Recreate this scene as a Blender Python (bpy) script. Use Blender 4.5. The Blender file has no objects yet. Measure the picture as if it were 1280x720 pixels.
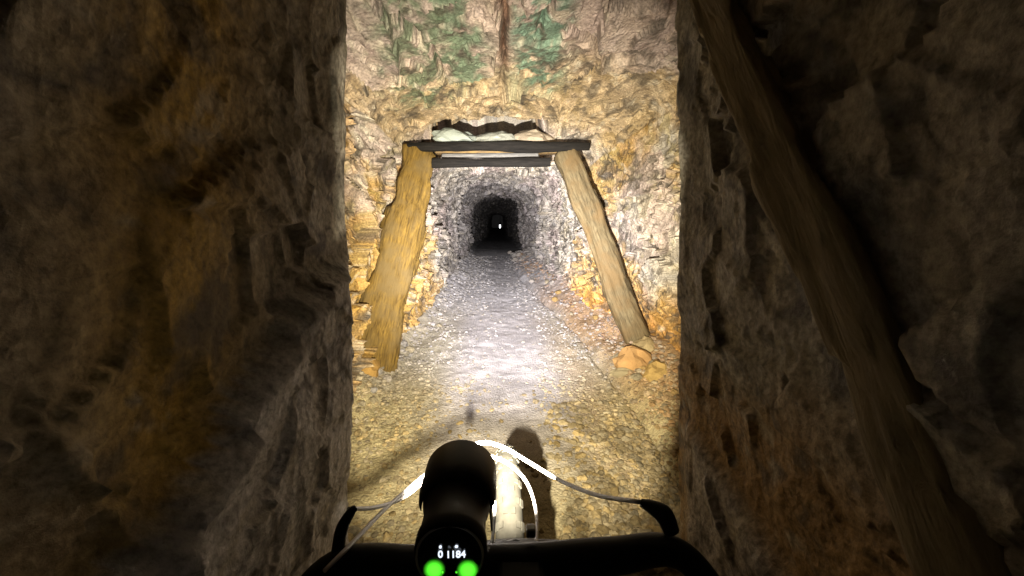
import bpy, bmesh, math, random
import numpy as np
from mathutils import Vector, Matrix, Quaternion

scene = bpy.context.scene
R = math.radians

# ------------------------------------------------------------------ camera
cam_d = bpy.data.cameras.new('camera')
cam_d.sensor_width = 36.0
cam_d.lens = 36.0 * 495.0 / 1280.0
cam_d.clip_start = 0.02
cam_d.clip_end = 300.0
cam = bpy.data.objects.new('camera', cam_d)
scene.collection.objects.link(cam)
cam.location = (0.0, 0.0, 1.30)
cam.rotation_euler = (R(90 - 10.5), 0.0, R(-2.08))
scene.camera = cam

# ------------------------------------------------------------------ world: the night-dark sky over the closed mine
world = bpy.data.worlds.new('World')
scene.world = world
world.use_nodes = True
wn = world.node_tree
wn.nodes.clear()
sky = wn.nodes.new('ShaderNodeTexSky')
sky.sky_type = 'NISHITA'
sky.sun_disc = False
sky.sun_elevation = R(20)
sky.sun_rotation = R(40)
bg = wn.nodes.new('ShaderNodeBackground')
bg.inputs['Strength'].default_value = 0.05
world.cycles.sampling_method = 'NONE'      # the sky never reaches into the closed tunnel
wo = wn.nodes.new('ShaderNodeOutputWorld')
wn.links.new(sky.outputs[0], bg.inputs[0])
wn.links.new(bg.outputs[0], wo.inputs[0])

# ------------------------------------------------------------------ exposure
vs = scene.view_settings
vs.view_transform = 'Standard'
vs.look = 'None'
vs.exposure = 0.0
vs.gamma = 1.0
vs.use_curve_mapping = False
scene.cycles.max_bounces = 6
scene.cycles.diffuse_bounces = 5
scene.cycles.glossy_bounces = 2
scene.cycles.use_denoising = True
scene.cycles.sample_clamp_indirect = 4.0

# lamp on the handlebar: where its emitter sits, and how strong it is
LED = (-0.040, 0.365, 1.020)
FLOOD_W, FLOOD_COL = 150.0, (1.0, 0.88, 0.64)
SPOT_W, SPOT_COL = 3400.0, (0.94, 0.92, 1.0)

random.seed(7)
rng = np.random.default_rng(11)
COL = scene.collection

# ------------------------------------------------------------------ helpers
def link(name, mesh, mat=None, parent=None, kind=None, label=None, cat=None, group=None, loc=None, quat=None):
    o = bpy.data.objects.new(name, mesh)
    COL.objects.link(o)
    if mat is not None and mesh is not None and not mesh.materials:
        mesh.materials.append(mat)
    if parent is not None:
        o.parent = parent
    if loc is not None:
        o.location = loc
    if quat is not None:
        o.rotation_mode = 'QUATERNION'
        o.rotation_quaternion = quat
    for k, v in (('kind', kind), ('label', label), ('category', cat), ('group', group)):
        if v:
            o[k] = v
    return o

def empty(name, loc, label, cat, group=None):
    o = link(name, None, label=label, cat=cat, group=group, loc=loc)
    o.empty_display_size = 0.1
    return o

def mesh_np(name, verts, faces, smooth=True, col=None):
    """verts (n,3), faces (m,k) numpy arrays"""
    me = bpy.data.meshes.new(name)
    n, (m, k) = len(verts), faces.shape
    me.vertices.add(n)
    me.vertices.foreach_set('co', np.ascontiguousarray(verts, np.float32).ravel())
    me.loops.add(m * k)
    me.loops.foreach_set('vertex_index', np.ascontiguousarray(faces, np.int32).ravel())
    me.polygons.add(m)
    me.polygons.foreach_set('loop_start', np.arange(0, m * k, k, dtype=np.int32))
    me.polygons.foreach_set('use_smooth', np.full(m, smooth, dtype=bool))
    me.update(calc_edges=True)
    if col is not None:
        a = me.color_attributes.new('Col', 'FLOAT_COLOR', 'POINT')
        c4 = np.ones((n, 4), np.float32)
        c4[:, :3] = np.clip(col, 0.004, 0.9)
        a.data.foreach_set('color', c4.ravel())
    return me

def hash3(i, seed):
    """integer lattice (n,3) -> (n,4) pseudo random in 0..1"""
    i = i.astype(np.int64)
    h = (i[..., 0] * 374761393 + i[..., 1] * 668265263 + i[..., 2] * 2147483647 + seed * 974711) & 0xFFFFFFFF
    out = []
    for k in range(4):
        h = (h ^ (h >> 15)) * 2246822519 & 0xFFFFFFFF
        h = (h ^ (h >> 13)) * 3266489917 & 0xFFFFFFFF
        h = (h ^ (h >> 16)) & 0xFFFFFFFF
        out.append(h / 4294967295.0)
        h = (h + 0x9E3779B9 + k) & 0xFFFFFFFF
    return np.stack(out, -1)

def vnoise(p, scale, seed):
    """smooth value noise in -1..1"""
    q = p * scale + 100.0
    i = np.floor(q).astype(np.int64)
    f = q - i
    f = f * f * (3 - 2 * f)
    r = 0
    for dx in (0, 1):
        for dy in (0, 1):
            for dz in (0, 1):
                w = ((f[..., 0] if dx else 1 - f[..., 0]) * (f[..., 1] if dy else 1 - f[..., 1]) * (f[..., 2] if dz else 1 - f[..., 2]))
                r = r + w * hash3(i + np.array([dx, dy, dz]), seed)[..., 0]
    return r * 2 - 1

def fbm(p, scale, seed, oct=4, gain=0.5):
    s, a, t = 0, 1.0, 0
    for o in range(oct):
        s = s + a * vnoise(p, scale * 2 ** o, seed + o * 17)
        t += a
        a *= gain
    return s / t

def cells(p, scale, seed):
    """nearest jittered cell: random vector (n,4), offset from its centre (n,3), F2-F1"""
    q = p * scale + 100.0
    i = np.floor(q).astype(np.int64)
    n = len(q)
    f1 = np.full(n, 9.0)
    f2 = np.full(n, 9.0)
    rnd = np.zeros((n, 4))
    off = np.zeros((n, 3))
    for dx in (-1, 0, 1):
        for dy in (-1, 0, 1):
            for dz in (-1, 0, 1):
                c = i + np.array([dx, dy, dz])
                h = hash3(c, seed)
                d = q - (c + 0.5 + (h[:, :3] - 0.5) * 0.9)
                l = np.sqrt((d * d).sum(1))
                b = l < f1
                f2 = np.where(b, f1, np.minimum(f2, l))
                f1 = np.where(b, l, f1)
                rnd[b] = h[b]
                off[b] = d[b]
    return rnd, off, f2 - f1

def facet(p, scale, seed, slope=0.9, crack=0.0):
    """broken-rock relief: every cell a tilted plane of its own height; about -1..1"""
    r, d, e = cells(p, scale, seed)
    g = hash3((r[:, :3] * 1e6).astype(np.int64), seed + 5)
    h = (r[:, 3] - 0.5) * 1.2 + ((g[:, :3] - 0.5) * 2 * d).sum(1) * slope
    if crack:
        h = h - crack * np.exp(-e / 0.05)
    return h, r, e

def sstep(a, b, x):
    t = np.clip((x - a) / (b - a), 0, 1)
    return t * t * (3 - 2 * t)

def mixc(c, tgt, w):
    return c + (np.array(tgt) - c) * w[:, None]

# ------------------------------------------------------------------ materials
def new_mat(name):
    m = bpy.data.materials.new(name)
    m.use_nodes = True
    nt = m.node_tree
    b = nt.nodes['Principled BSDF']
    return m, nt, b

def rock_mat(name, rough=0.72, bump=0.5, fine=70.0, spec=0.35, var=0.55):
    m, nt, b = new_mat(name)
    at = nt.nodes.new('ShaderNodeAttribute')
    at.attribute_name = 'Col'
    tc = nt.nodes.new('ShaderNodeTexCoord')
    n1 = nt.nodes.new('ShaderNodeTexNoise')
    n1.inputs['Scale'].default_value = fine
    n1.inputs['Detail'].default_value = 6
    n1.inputs['Roughness'].default_value = 0.65
    nt.links.new(tc.outputs['Object'], n1.inputs['Vector'])
    mr = nt.nodes.new('ShaderNodeMapRange')
    mr.inputs['From Min'].default_value = 0.3
    mr.inputs['From Max'].default_value = 0.7
    mr.inputs['To Min'].default_value = 1 - var
    mr.inputs['To Max'].default_value = 1 + var * 0.8
    nt.links.new(n1.outputs['Fac'], mr.inputs['Value'])
    mx = nt.nodes.new('ShaderNodeVectorMath')
    mx.operation = 'SCALE'
    nt.links.new(at.outputs['Color'], mx.inputs[0])
    nt.links.new(mr.outputs[0], mx.inputs['Scale'])
    nt.links.new(mx.outputs[0], b.inputs['Base Color'])
    vo = nt.nodes.new('ShaderNodeTexVoronoi')
    vo.inputs['Scale'].default_value = fine * 0.55
    nt.links.new(tc.outputs['Object'], vo.inputs['Vector'])
    ad = nt.nodes.new('ShaderNodeMath')
    ad.operation = 'ADD'
    nt.links.new(n1.outputs['Fac'], ad.inputs[0])
    nt.links.new(vo.outputs['Distance'], ad.inputs[1])
    bp = nt.nodes.new('ShaderNodeBump')
    bp.inputs['Strength'].default_value = bump
    bp.inputs['Distance'].default_value = 0.012
    nt.links.new(ad.outputs[0], bp.inputs['Height'])
    nt.links.new(bp.outputs[0], b.inputs['Normal'])
    b.inputs['Roughness'].default_value = rough
    b.inputs['Specular IOR Level'].default_value = spec
    return m

def wood_mat(name, c_dark, c_light, stain=None, rough=0.8):
    m, nt, b = new_mat(name)
    tc = nt.nodes.new('ShaderNodeTexCoord')
    mp = nt.nodes.new('ShaderNodeMapping')
    mp.inputs['Scale'].default_value = (34, 34, 4.5)
    nt.links.new(tc.outputs['Object'], mp.inputs['Vector'])
    n1 = nt.nodes.new('ShaderNodeTexNoise')
    n1.inputs['Scale'].default_value = 1.6
    n1.inputs['Detail'].default_value = 7
    n1.inputs['Roughness'].default_value = 0.62
    n1.inputs['Distortion'].default_value = 0.6
    nt.links.new(mp.outputs[0], n1.inputs['Vector'])
    cr = nt.nodes.new('ShaderNodeValToRGB')
    cr.color_ramp.elements[0].position = 0.3
    cr.color_ramp.elements[0].color = (*c_dark, 1)
    cr.color_ramp.elements[1].position = 0.68
    cr.color_ramp.elements[1].color = (*c_light, 1)
    nt.links.new(n1.outputs['Fac'], cr.inputs['Fac'])
    col = cr.outputs['Color']
    if stain:
        n2 = nt.nodes.new('ShaderNodeTexNoise')
        n2.inputs['Scale'].default_value = 6
        n2.inputs['Detail'].default_value = 5
        nt.links.new(tc.outputs['Object'], n2.inputs['Vector'])
        rp = nt.nodes.new('ShaderNodeMapRange')
        rp.inputs['From Min'].default_value = 0.42
        rp.inputs['From Max'].default_value = 0.62
        nt.links.new(n2.outputs['Fac'], rp.inputs['Value'])
        mx = nt.nodes.new('ShaderNodeMix')
        mx.data_type = 'RGBA'
        nt.links.new(rp.outputs[0], mx.inputs['Factor'])
        nt.links.new(col, mx.inputs['A'])
        mx.inputs['B'].default_value = (*stain, 1)
        col = mx.outputs['Result']
    nt.links.new(col, b.inputs['Base Color'])
    bp = nt.nodes.new('ShaderNodeBump')
    bp.inputs['Strength'].default_value = 1.0
    bp.inputs['Distance'].default_value = 0.010
    nt.links.new(n1.outputs['Fac'], bp.inputs['Height'])
    nt.links.new(bp.outputs[0], b.inputs['Normal'])
    b.inputs['Roughness'].default_value = rough
    b.inputs['Specular IOR Level'].default_value = 0.25
    return m

def plain_mat(name, c, rough=0.5, metal=0.0, spec=0.5, var=0.25, scale=60, bump=0.15):
    m, nt, b = new_mat(name)
    tc = nt.nodes.new('ShaderNodeTexCoord')
    n1 = nt.nodes.new('ShaderNodeTexNoise')
    n1.inputs['Scale'].default_value = scale
    n1.inputs['Detail'].default_value = 5
    nt.links.new(tc.outputs['Object'], n1.inputs['Vector'])
    cr = nt.nodes.new('ShaderNodeValToRGB')
    cr.color_ramp.elements[0].position = 0.3
    cr.color_ramp.elements[1].position = 0.7
    cr.color_ramp.elements[0].color = (*[x * (1 - var) for x in c], 1)
    cr.color_ramp.elements[1].color = (*[min(1, x * (1 + var)) for x in c], 1)
    nt.links.new(n1.outputs['Fac'], cr.inputs['Fac'])
    nt.links.new(cr.outputs['Color'], b.inputs['Base Color'])
    bp = nt.nodes.new('ShaderNodeBump')
    bp.inputs['Strength'].default_value = bump
    bp.inputs['Distance'].default_value = 0.002
    nt.links.new(n1.outputs['Fac'], bp.inputs['Height'])
    nt.links.new(bp.outputs[0], b.inputs['Normal'])
    b.inputs['Roughness'].default_value = rough
    b.inputs['Metallic'].default_value = metal
    b.inputs['Specular IOR Level'].default_value = spec
    return m

def glow_mat(name, c, strength):
    m, nt, b = new_mat(name)
    b.inputs['Base Color'].default_value = (0.02, 0.02, 0.02, 1)
    b.inputs['Emission Color'].default_value = (*c, 1)
    b.inputs['Emission Strength'].default_value = strength
    return m

M_ROCK = rock_mat('tunnel rock')
M_FLOOR = rock_mat('floor dust and gravel', rough=1.0, bump=0.6, fine=130.0, spec=0.08, var=0.4)
M_STONE = rock_mat('loose stone', rough=0.95, bump=0.5, fine=60.0, spec=0.12, var=0.4)

# ------------------------------------------------------------------ the tunnel tube
def ygrid():
    ys = list(np.arange(-2.5, 0.28, 0.05)) + list(np.arange(0.28, 1.34, 0.010)) + list(np.arange(1.34, 1.60, 0.013))
    y = 1.60
    while y < 5.0:
        ys.append(y)
        y += 0.0125
    while y < 60:
        ys.append(y)
        y += 0.0058 * (y - 2.7)
    return np.array(ys)

#  y, left foot x, left x at z=2, roof height, right foot x, right x at z=2
KEYS = np.array([
    (-2.50, -0.95, -0.85, 2.30, 1.00, 0.90),
    (-0.30, -0.72, -0.62, 2.30, 0.85, 0.72),
    ( 0.25, -0.612, -0.462, 2.36, 0.735, 0.580),
    ( 1.36, -0.602, -0.452, 2.40, 0.722, 0.567),
    ( 1.42, -0.66, -0.55, 2.36, 0.80, 0.66),
    ( 1.58, -1.06, -1.00, 2.32, 1.28, 1.18),
    ( 2.30, -1.08, -1.08, 2.26, 1.36, 1.36),
    ( 2.70, -1.07, -1.12, 2.25, 1.34, 1.42),
    ( 3.20, -1.08, -1.14, 2.26, 1.38, 1.42),
    ( 3.70, -1.05, -1.06, 2.20, 1.37, 1.30),
    ( 3.92, -1.02, -1.01, 2.125, 1.34, 1.22),
    ( 4.00, -1.01, -1.00, 2.12, 1.33, 1.20),
    ( 4.20, -0.98, -0.95, 2.04, 1.28, 1.08),
    ( 4.60, -0.93, -0.88, 1.92, 1.21, 0.96),
    ( 5.50, -0.87, -0.82, 1.88, 1.12, 0.86),
    ( 6.80, -0.95, -0.86, 1.95, 1.08, 0.88),
    ( 8.00, -0.86, -0.74, 1.88, 0.95, 0.76),
    ( 9.60, -1.00, -0.88, 1.98, 0.99, 0.84),
    (11.00, -0.94, -0.80, 1.90, 0.88, 0.74),
    (12.60, -0.90, -0.76, 1.84, 0.80, 0.66),
    (13.40, -1.05, -0.95, 2.00, 1.00, 0.88),
    (16.00, -1.08, -0.95, 1.98, 1.05, 0.92),
    (24.00, -0.95, -0.80, 1.95, 0.95, 0.80),
    (60.00, -0.95, -0.80, 1.95, 0.95, 0.80)])

def dip(y):
    return -0.62 * sstep(17, 36, y)

YS = ygrid()
K = [np.interp(YS, KEYS[:, 0], KEYS[:, i]) for i in range(1, 6)]
CR = np.interp(YS, [0, 4.2, 7.0, 12, 60], [0.24, 0.24, 0.46, 0.58, 0.58])[:, None]      # how far the roof is rounded down into the walls
NW, NC, NR = 165, 24, 130           # wall, corner, roof samples
prof = []
xl0, xl2, zc, xr0, xr2 = [k[:, None] for k in K]
dz = dip(YS)[:, None]
tw = np.linspace(0, 1, NW)[None]
zl = -0.25 + tw * (zc - CR + 0.25)
Lx = xl0 + (xl2 - xl0) * zl / 2.0
Rx = xr0 + (xr2 - xr0) * zl / 2.0
tc_ = np.linspace(0, 1, NC + 2)[None, 1:-1]
lt, rt_ = Lx[:, -1:], Rx[:, -1:]
zt = zc - CR
cxl, cxr = lt + CR * 1.05, rt_ - CR * 1.05
Clx = (1 - tc_) ** 2 * lt + 2 * tc_ * (1 - tc_) * (lt + 0.03) + tc_ ** 2 * cxl
Clz = (1 - tc_) ** 2 * zt + 2 * tc_ * (1 - tc_) * (zc - 0.03) + tc_ ** 2 * zc
Crx = (1 - tc_) ** 2 * cxr + 2 * tc_ * (1 - tc_) * (rt_ - 0.03) + tc_ ** 2 * rt_
Crz = (1 - tc_) ** 2 * zc + 2 * tc_ * (1 - tc_) * (zc - 0.03) + tc_ ** 2 * zt
tr = np.linspace(0, 1, NR)[None]
Rox = cxl + (cxr - cxl) * tr
Roz = zc + 0.05 * np.sin(np.pi * tr)
PX = np.concatenate([Lx, Clx, Rox, Crx, Rx[:, ::-1]], 1)
PZ = np.concatenate([zl, Clz, Roz, Crz, zl[:, ::-1]], 1) + dz
PY = np.repeat(YS[:, None], PX.shape[1], 1)
G = np.stack([PX, PY, PZ], -1)
nY, nU = PX.shape
dU = np.gradient(G, axis=1)
dY_ = np.gradient(G, axis=0)
Nn = np.cross(dU, dY_)
Nn /= np.linalg.norm(Nn, axis=-1, keepdims=True) + 1e-9
# make the normals point out of the tunnel, into the rock
ctr = np.stack([np.repeat(((xl0 + xr0) / 2), nU, 1), PY, np.repeat(1.1 + dz, nU, 1)], -1)
sgn = np.sign(((G - ctr) * Nn).sum(-1, keepdims=True))
Nn *= np.where(sgn == 0, 1, sgn)
P = G.reshape(-1, 3)
Nf = Nn.reshape(-1, 3)
X, Y, Z = P[:, 0], P[:, 1], P[:, 2]
U = np.tile(np.arange(nU), nY)
is_roof = ((U >= NW + 6) & (U < nU - NW - 6))
is_left = U < NW + 8
warp = np.stack([fbm(P, 2.3, 40 + k, 3) for k in range(3)], 1)
Pw = P + warp * 0.10
Pw = Pw * np.stack([np.ones_like(Y), np.where(Y > 1.5, 0.62, 1.0), np.ones_like(Y)], 1)     # blocks run long in the direction of the drive
Pa = Pw * np.array([1.0, 0.8, 1.0])
h1, r1, e1 = facet(Pa, 2.0, 1, 1.0, 0.25)
h2, r2, e2 = facet(Pw, 6.5, 2, 1.2, 0.35)
h3, r3, e3 = facet(Pw + warp * 0.05, 15.0, 3, 1.2, 0.25)
h4 = fbm(P, 30, 77, 2)
h3 = np.where(Y < 1.5, 0.7 * fbm(P, 9.0, 79, 4) + 0.25 * h3, h3)
far = sstep(5, 14, Y)
Yq = np.interp(Y, [1.5, 1.8, 1.99, 2.5, 3.1, 3.5, 3.9, 4.0, 60], [1.6, 2.6, 2.74, 3.2, 3.47, 3.63, 3.86, 4.0, 60])   # the roof marks below are set out along this stretched length
Xq = X * Yq / np.maximum(Y, 0.5)
rk = 1.0 * is_roof * sstep(1.5, 1.7, Y) * sstep(5.5, 4.2, Y)
disp = (0.085 + 0.05 * rk) * h1 + (0.072 - 0.040 * rk + 0.05 * (1 - 0.7 * rk) * fbm(P, 0.8, 97, 2)) * h2 + (0.036 - 0.029 * rk + 0.02 * (1 - rk) * fbm(P, 1.3, 98, 2)) * h3 + 0.006 * h4 + 0.05 * fbm(P, 1.1, 9, 2)
obl = sstep(1.5, 1.8, Y) * np.where(is_roof, sstep(4.2, 5.0, Y), 1.0)
disp -= obl * (0.030 * h2 + 0.017 * h3)
rib = 1 - sstep(1.30, 1.62, Y)                 # tight stretch added round the camera to keep the sides dim
amp = np.ones_like(Y)
amp = np.where(Y < 1.62, 0.21 - 0.13 * sstep(1.05, 1.36, Y) + 0.9 * sstep(1.40, 1.62, Y), amp)
amp = np.where(is_roof, amp * (1.0 - 0.25 * (Y > 1.6)), amp)
disp = disp * amp
# rock bank swelling out of the foot of the near walls
zb_l = np.interp(Y, [0.3, 0.48, 0.63, 0.93, 1.40], [0.70, 0.82, 0.90, 1.08, 1.22]) + 0.03 * h2
bank_l = is_left * rib * sstep(0.02, -0.05, Z - zb_l) * sstep(1.36, 1.15, Y)
zb_r = np.interp(Y, [0.4, 0.75, 1.0, 1.41], [0.30, 0.50, 0.55, 0.62]) + 0.03 * h2
bank_r = (~is_left) * (~is_roof) * rib * sstep(0.02, -0.05, Z - zb_r) * sstep(1.36, 1.15, Y)
disp -= 0.085 * bank_l + 0.04 * bank_r
# seam in the roof, running along the tunnel
seamx = 0.055 + 0.03 * vnoise(P, 3.0, 91) - 0.02 * (Yq - 3)
seam = is_roof * np.exp(-((Xq - seamx) / 0.020) ** 2) * sstep(3.75, 3.35, Yq) * sstep(1.5, 1.9, Yq)
disp += 0.06 * seam
def groove(pts, w, depth):
    out = np.full(len(X), 9.0)
    q = np.stack([Xq + 0.05 * warp[:, 0], Yq + 0.05 * warp[:, 1]], 1)
    for (a, b) in zip(pts[:-1], pts[1:]):
        a, b = np.array(a), np.array(b)
        t = np.clip(((q - a) @ (b - a)) / ((b - a) @ (b - a)), 0, 1)
        out = np.minimum(out, np.linalg.norm(q - a - t[:, None] * (b - a), axis=1))
    return is_roof * depth * np.exp(-(out / w) ** 2)
disp += groove([(-0.80, 2.60), (-0.74, 2.78), (-0.66, 3.02), (-0.57, 3.20)], 0.022, 0.12)
disp += groove([(-0.57, 3.16), (-0.43, 3.10), (-0.28, 3.02), (-0.11, 2.93)], 0.014, 0.06)
disp += groove([(-0.50, 3.22), (-0.39, 3.47), (-0.30, 3.56)], 0.016, 0.06)
disp += groove([(0.55, 3.20), (0.72, 3.30), (0.88, 3.37), (1.0, 3.30)], 0.016, 0.07)
disp += groove([(0.36, 2.75), (0.40, 3.0), (0.33, 3.25)], 0.014, 0.06)
# hollow at the top right of the roof and the cavity above the crossbeam
hol = sstep(1.15, 0.55, ((Xq - 0.95 + 0.12 * warp[:, 0]) / 0.20) ** 2 + ((Yq - 2.84 + 0.15 * warp[:, 1]) / 0.16) ** 2) * (Z > 2.0)
disp += 0.55 * hol
cav = is_roof * sstep(-0.72, -0.60, X + 0.05 * h2) * sstep(0.50, 0.36, X + 0.05 * h2) * sstep(3.95, 3.98, Y + 0.04 * h2) * sstep(5.36, 5.30, Y)
disp = disp * (1 - cav) + cav * np.clip(2.62 - Z, 0, 0.8)
Pd = P + Nf * disp[:, None]

# colour of the rock itself
def blend_cells(r, a, b):
    return a + (b - a) * r[:, None]
n_big = fbm(P, 0.9, 201, 3)
n_mid = fbm(P, 3.2, 211, 4)
n_fin = fbm(P, 11.0, 221, 3)
beige, grey, dark, pink = np.array((0.46, 0.40, 0.30)), np.array((0.34, 0.32, 0.30)), np.array((0.10, 0.09, 0.075)), np.array((0.45, 0.36, 0.35))
c = blend_cells(np.clip(r2[:, 0] * 0.7 + r3[:, 1] * 0.5, 0, 1), beige, grey)
c = mixc(c, pink, sstep(0.35, 0.8, r1[:, 1] + 0.4 * n_mid) * 0.6)
c = mixc(c, dark, sstep(0.74, 0.90, r3[:, 2] + 0.30 * n_mid) * 0.8)  # scattered dark cells, mottling plus painted shade of gaps
c = mixc(c, (0.62, 0.58, 0.50), sstep(0.84, 0.95, r3[:, 0]) * 0.6)
ochre = np.array((0.46, 0.28, 0.065))
olive = np.array((0.30, 0.25, 0.10))
w_och = sstep(-0.15, 0.45, n_big + 0.6 * n_mid + 0.75 * sstep(1.4, 0.2, Z) - 0.10 - 1.2 * sstep(4.2, 7.0, Y) - 0.3 * is_roof)
c = mixc(c, ochre, w_och * 0.75)
c = mixc(c, olive, sstep(0.1, 0.5, n_fin + 0.5 * n_big) * (~is_roof) * 0.5 * (1 - sstep(4.5, 6.5, Y)))
w_lp = (X < 0) * sstep(1.7, 1.9, Y) * sstep(5.2, 4.2, Y) * sstep(-0.25, 0.35, n_mid + 0.9 * sstep(1.7, 0.3, Z) - 0.25) * (~is_roof)
c = mixc(c, (0.40, 0.245, 0.055), w_lp * 0.6)
# rusty clay low on the right wall beside the frame
w_or = (X > 0.6) * sstep(0.75, 0.25, Z + 0.25 * n_mid) * sstep(6.5, 5.0, Y) * sstep(1.5, 1.7, Y)
c = mixc(c, (0.50, 0.25, 0.055), w_or * 0.8)
# roof: pink-grey rock with verdigris stains and a rusty seam
rf = is_roof * sstep(4.3, 3.9, Y)
c = mixc(c, (0.40, 0.31, 0.30), rf * 0.65 * sstep(3.75, 3.3, Yq + 0.2 * n_mid))
c = mixc(c, (0.44, 0.33, 0.18), rf * 0.7 * sstep(3.2, 3.65, Yq + 0.3 * n_mid))
def green(x0, w, y0, y1, k):
    m = np.exp(-((Xq - x0 - 0.10 * n_mid) / w) ** 2) * sstep(y0 - 0.2, y0 + 0.1, Yq) * sstep(y1 + 0.15, y1 - 0.15, Yq)
    return rf * np.clip(m * (0.25 + 1.0 * n_fin + 0.7 * n_mid + 0.7 * (r3[:, 0] - 0.3)) * k, 0, 0.85)
c = mixc(c, (0.10, 0.17, 0.115), green(-0.26, 0.16, 2.6, 3.45, 2.6))
c = mixc(c, (0.11, 0.22, 0.17), green(0.32, 0.16, 1.8, 3.55, 3.0))
c = mixc(c, (0.11, 0.155, 0.10), green(-0.62, 0.24, 2.4, 3.7, 2.0))
c = mixc(c, (0.11, 0.045, 0.02), rf * np.exp(-((Xq - seamx) / 0.04) ** 2) * sstep(3.7, 3.3, Yq) * 0.9)
c = mixc(c, (0.33, 0.20, 0.12), rf * np.exp(-((Xq - 0.02) / 0.16) ** 2) * sstep(3.1, 2.5, Yq) * 0.5 * (0.5 + n_fin))
# deeper in: cooler grey rock
c = mixc(c, (0.30, 0.285, 0.30), sstep(6.0, 9.0, Y + 0.8 * n_mid) * 0.6)
c = c * (0.82 + 0.36 * r3[:, 3])[:, None]
c = mixc(c, (0.045, 0.043, 0.045), sstep(12.0, 15.5, Y + 0.6 * n_mid) * 0.8)      # darkness of the deep tunnel put into the rock colour beyond the arch
# the tight stretch: brown rock with a grey rubble bank
c = mixc(c, (0.33, 0.305, 0.25), rib * 0.75)
c = mixc(c, (0.62, 0.60, 0.62), bank_l * 0.95)
c = mixc(c, (0.42, 0.38, 0.37), bank_r * 0.85)
w_on = rib * is_left * np.exp(-((Y - (0.66 + 0.14 * (Z - 1.2))) / 0.17) ** 2) * (Z > zb_l)
c = mixc(c, (0.44, 0.28, 0.05), w_on * 0.95)
w_on2 = rib * (~is_left) * sstep(0.95, 0.65, Z + 0.2 * n_mid) * (1 - bank_r)
c = mixc(c, (0.36, 0.20, 0.05), w_on2 * 0.75)
shade_vein = np.abs(fbm(Pw, 4.5, 251, 4))
c = mixc(c, (0.07, 0.06, 0.05), sstep(0.06, 0.015, shade_vein) * sstep(-0.2, 0.2, n_mid) * 0.85)                  # dark veins: mottled rock, with the shade of cracks put into the colour
c = mixc(c, (0.08, 0.07, 0.06), sstep(0.16, 0.40, fbm(Pw, 9.0, 261, 4) + 0.15 * n_big) * 0.72)  # dark blotches, painting crevice shade into the mottled rock
c = mixc(c, (0.06, 0.05, 0.04), sstep(0.22, 0.42, fbm(Pw, 24.0, 271, 3)) * 0.6)  # finer specks, part mottling and part painted gap shade
c = mixc(c, (0.56, 0.51, 0.42), sstep(0.26, 0.46, fbm(Pw, 17.0, 281, 3)) * 0.5)

idx = np.arange(nY * nU).reshape(nY, nU)
def strip(u0, u1):
    q = np.stack([idx[:-1, u0:u1], idx[1:, u0:u1], idx[1:, u0 + 1:u1 + 1], idx[:-1, u0 + 1:u1 + 1]], -1).reshape(-1, 4)
    use, inv = np.unique(q, return_inverse=True)
    return Pd[use], inv.reshape(-1, 4)[:, ::-1], c[use]
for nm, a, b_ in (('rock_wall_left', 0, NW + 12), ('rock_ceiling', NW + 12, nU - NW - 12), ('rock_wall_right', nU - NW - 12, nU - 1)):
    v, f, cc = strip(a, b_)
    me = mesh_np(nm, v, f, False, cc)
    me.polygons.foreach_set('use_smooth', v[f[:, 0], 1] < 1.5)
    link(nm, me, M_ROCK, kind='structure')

def cap(name, y):
    n = 40
    gx, gz = np.meshgrid(np.linspace(-1.8, 1.8, n), np.linspace(-1.2, 3.2, n))
    p = np.stack([gx.ravel(), np.full(n * n, y), gz.ravel()], 1)
    h, r, e = facet(p, 2.0, 8, 1.0, 0.2)
    p[:, 1] += 0.1 * h
    ii = np.arange(n * n).reshape(n, n)
    f = np.stack([ii[:-1, :-1], ii[:-1, 1:], ii[1:, 1:], ii[1:, :-1]], -1).reshape(-1, 4)
    link(name, mesh_np(name, p, f, True, np.full((n * n, 3), 0.2)), M_ROCK, kind='structure')
cap('rock_cap_far', 59.5)  # added cap that shuts the far end of the tube
cap('rock_cap_behind', -2.4)  # added unseen cap, keeps sky light out behind the camera

# ------------------------------------------------------------------ the ground
def bank_line(y):
    return np.interp(y, [1.0, 2.0, 2.9, 4.1, 6.0, 9.0, 14.0], [0.86, 0.90, 0.93, 0.90, 0.66, 0.40, 0.55])

def wall_x(y, side):
    return np.interp(y, KEYS[:, 0], KEYS[:, 1 if side < 0 else 4])

def floor_z(x, y):
    p = np.stack([x, y, np.zeros_like(x)], -1)
    s = p.shape[:-1]
    p = p.reshape(-1, 3)
    x, y = p[:, 0], p[:, 1]
    z = dip(y) + 0.016 * fbm(p, 1.7, 301, 3) + 0.010 * fbm(p, 6.0, 305, 3)
    dl = x - wall_x(y, -1)
    dr = wall_x(y, 1) - x
    near = sstep(1.3, 1.8, y)
    z += near * (0.13 * sstep(0.26, -0.02, dl + 0.07 * fbm(p, 3, 311, 2)) + 0.16 * sstep(0.30, -0.05, dr + 0.10 * fbm(p, 3, 312, 2)))
    bl = bank_line(y) + 0.05 * fbm(p, 2.6, 313, 3)
    z += near * (0.085 * sstep(-0.02, 0.10, x - bl) - 0.03 * np.exp(-((x - bl + 0.02) / 0.018) ** 2)) * sstep(14, 9, y)
    z -= 0.014 * np.exp(-((x - 0.10 - 0.02 * np.sin(y)) / 0.14) ** 2)          # the trodden track
    return z.reshape(s)

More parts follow.
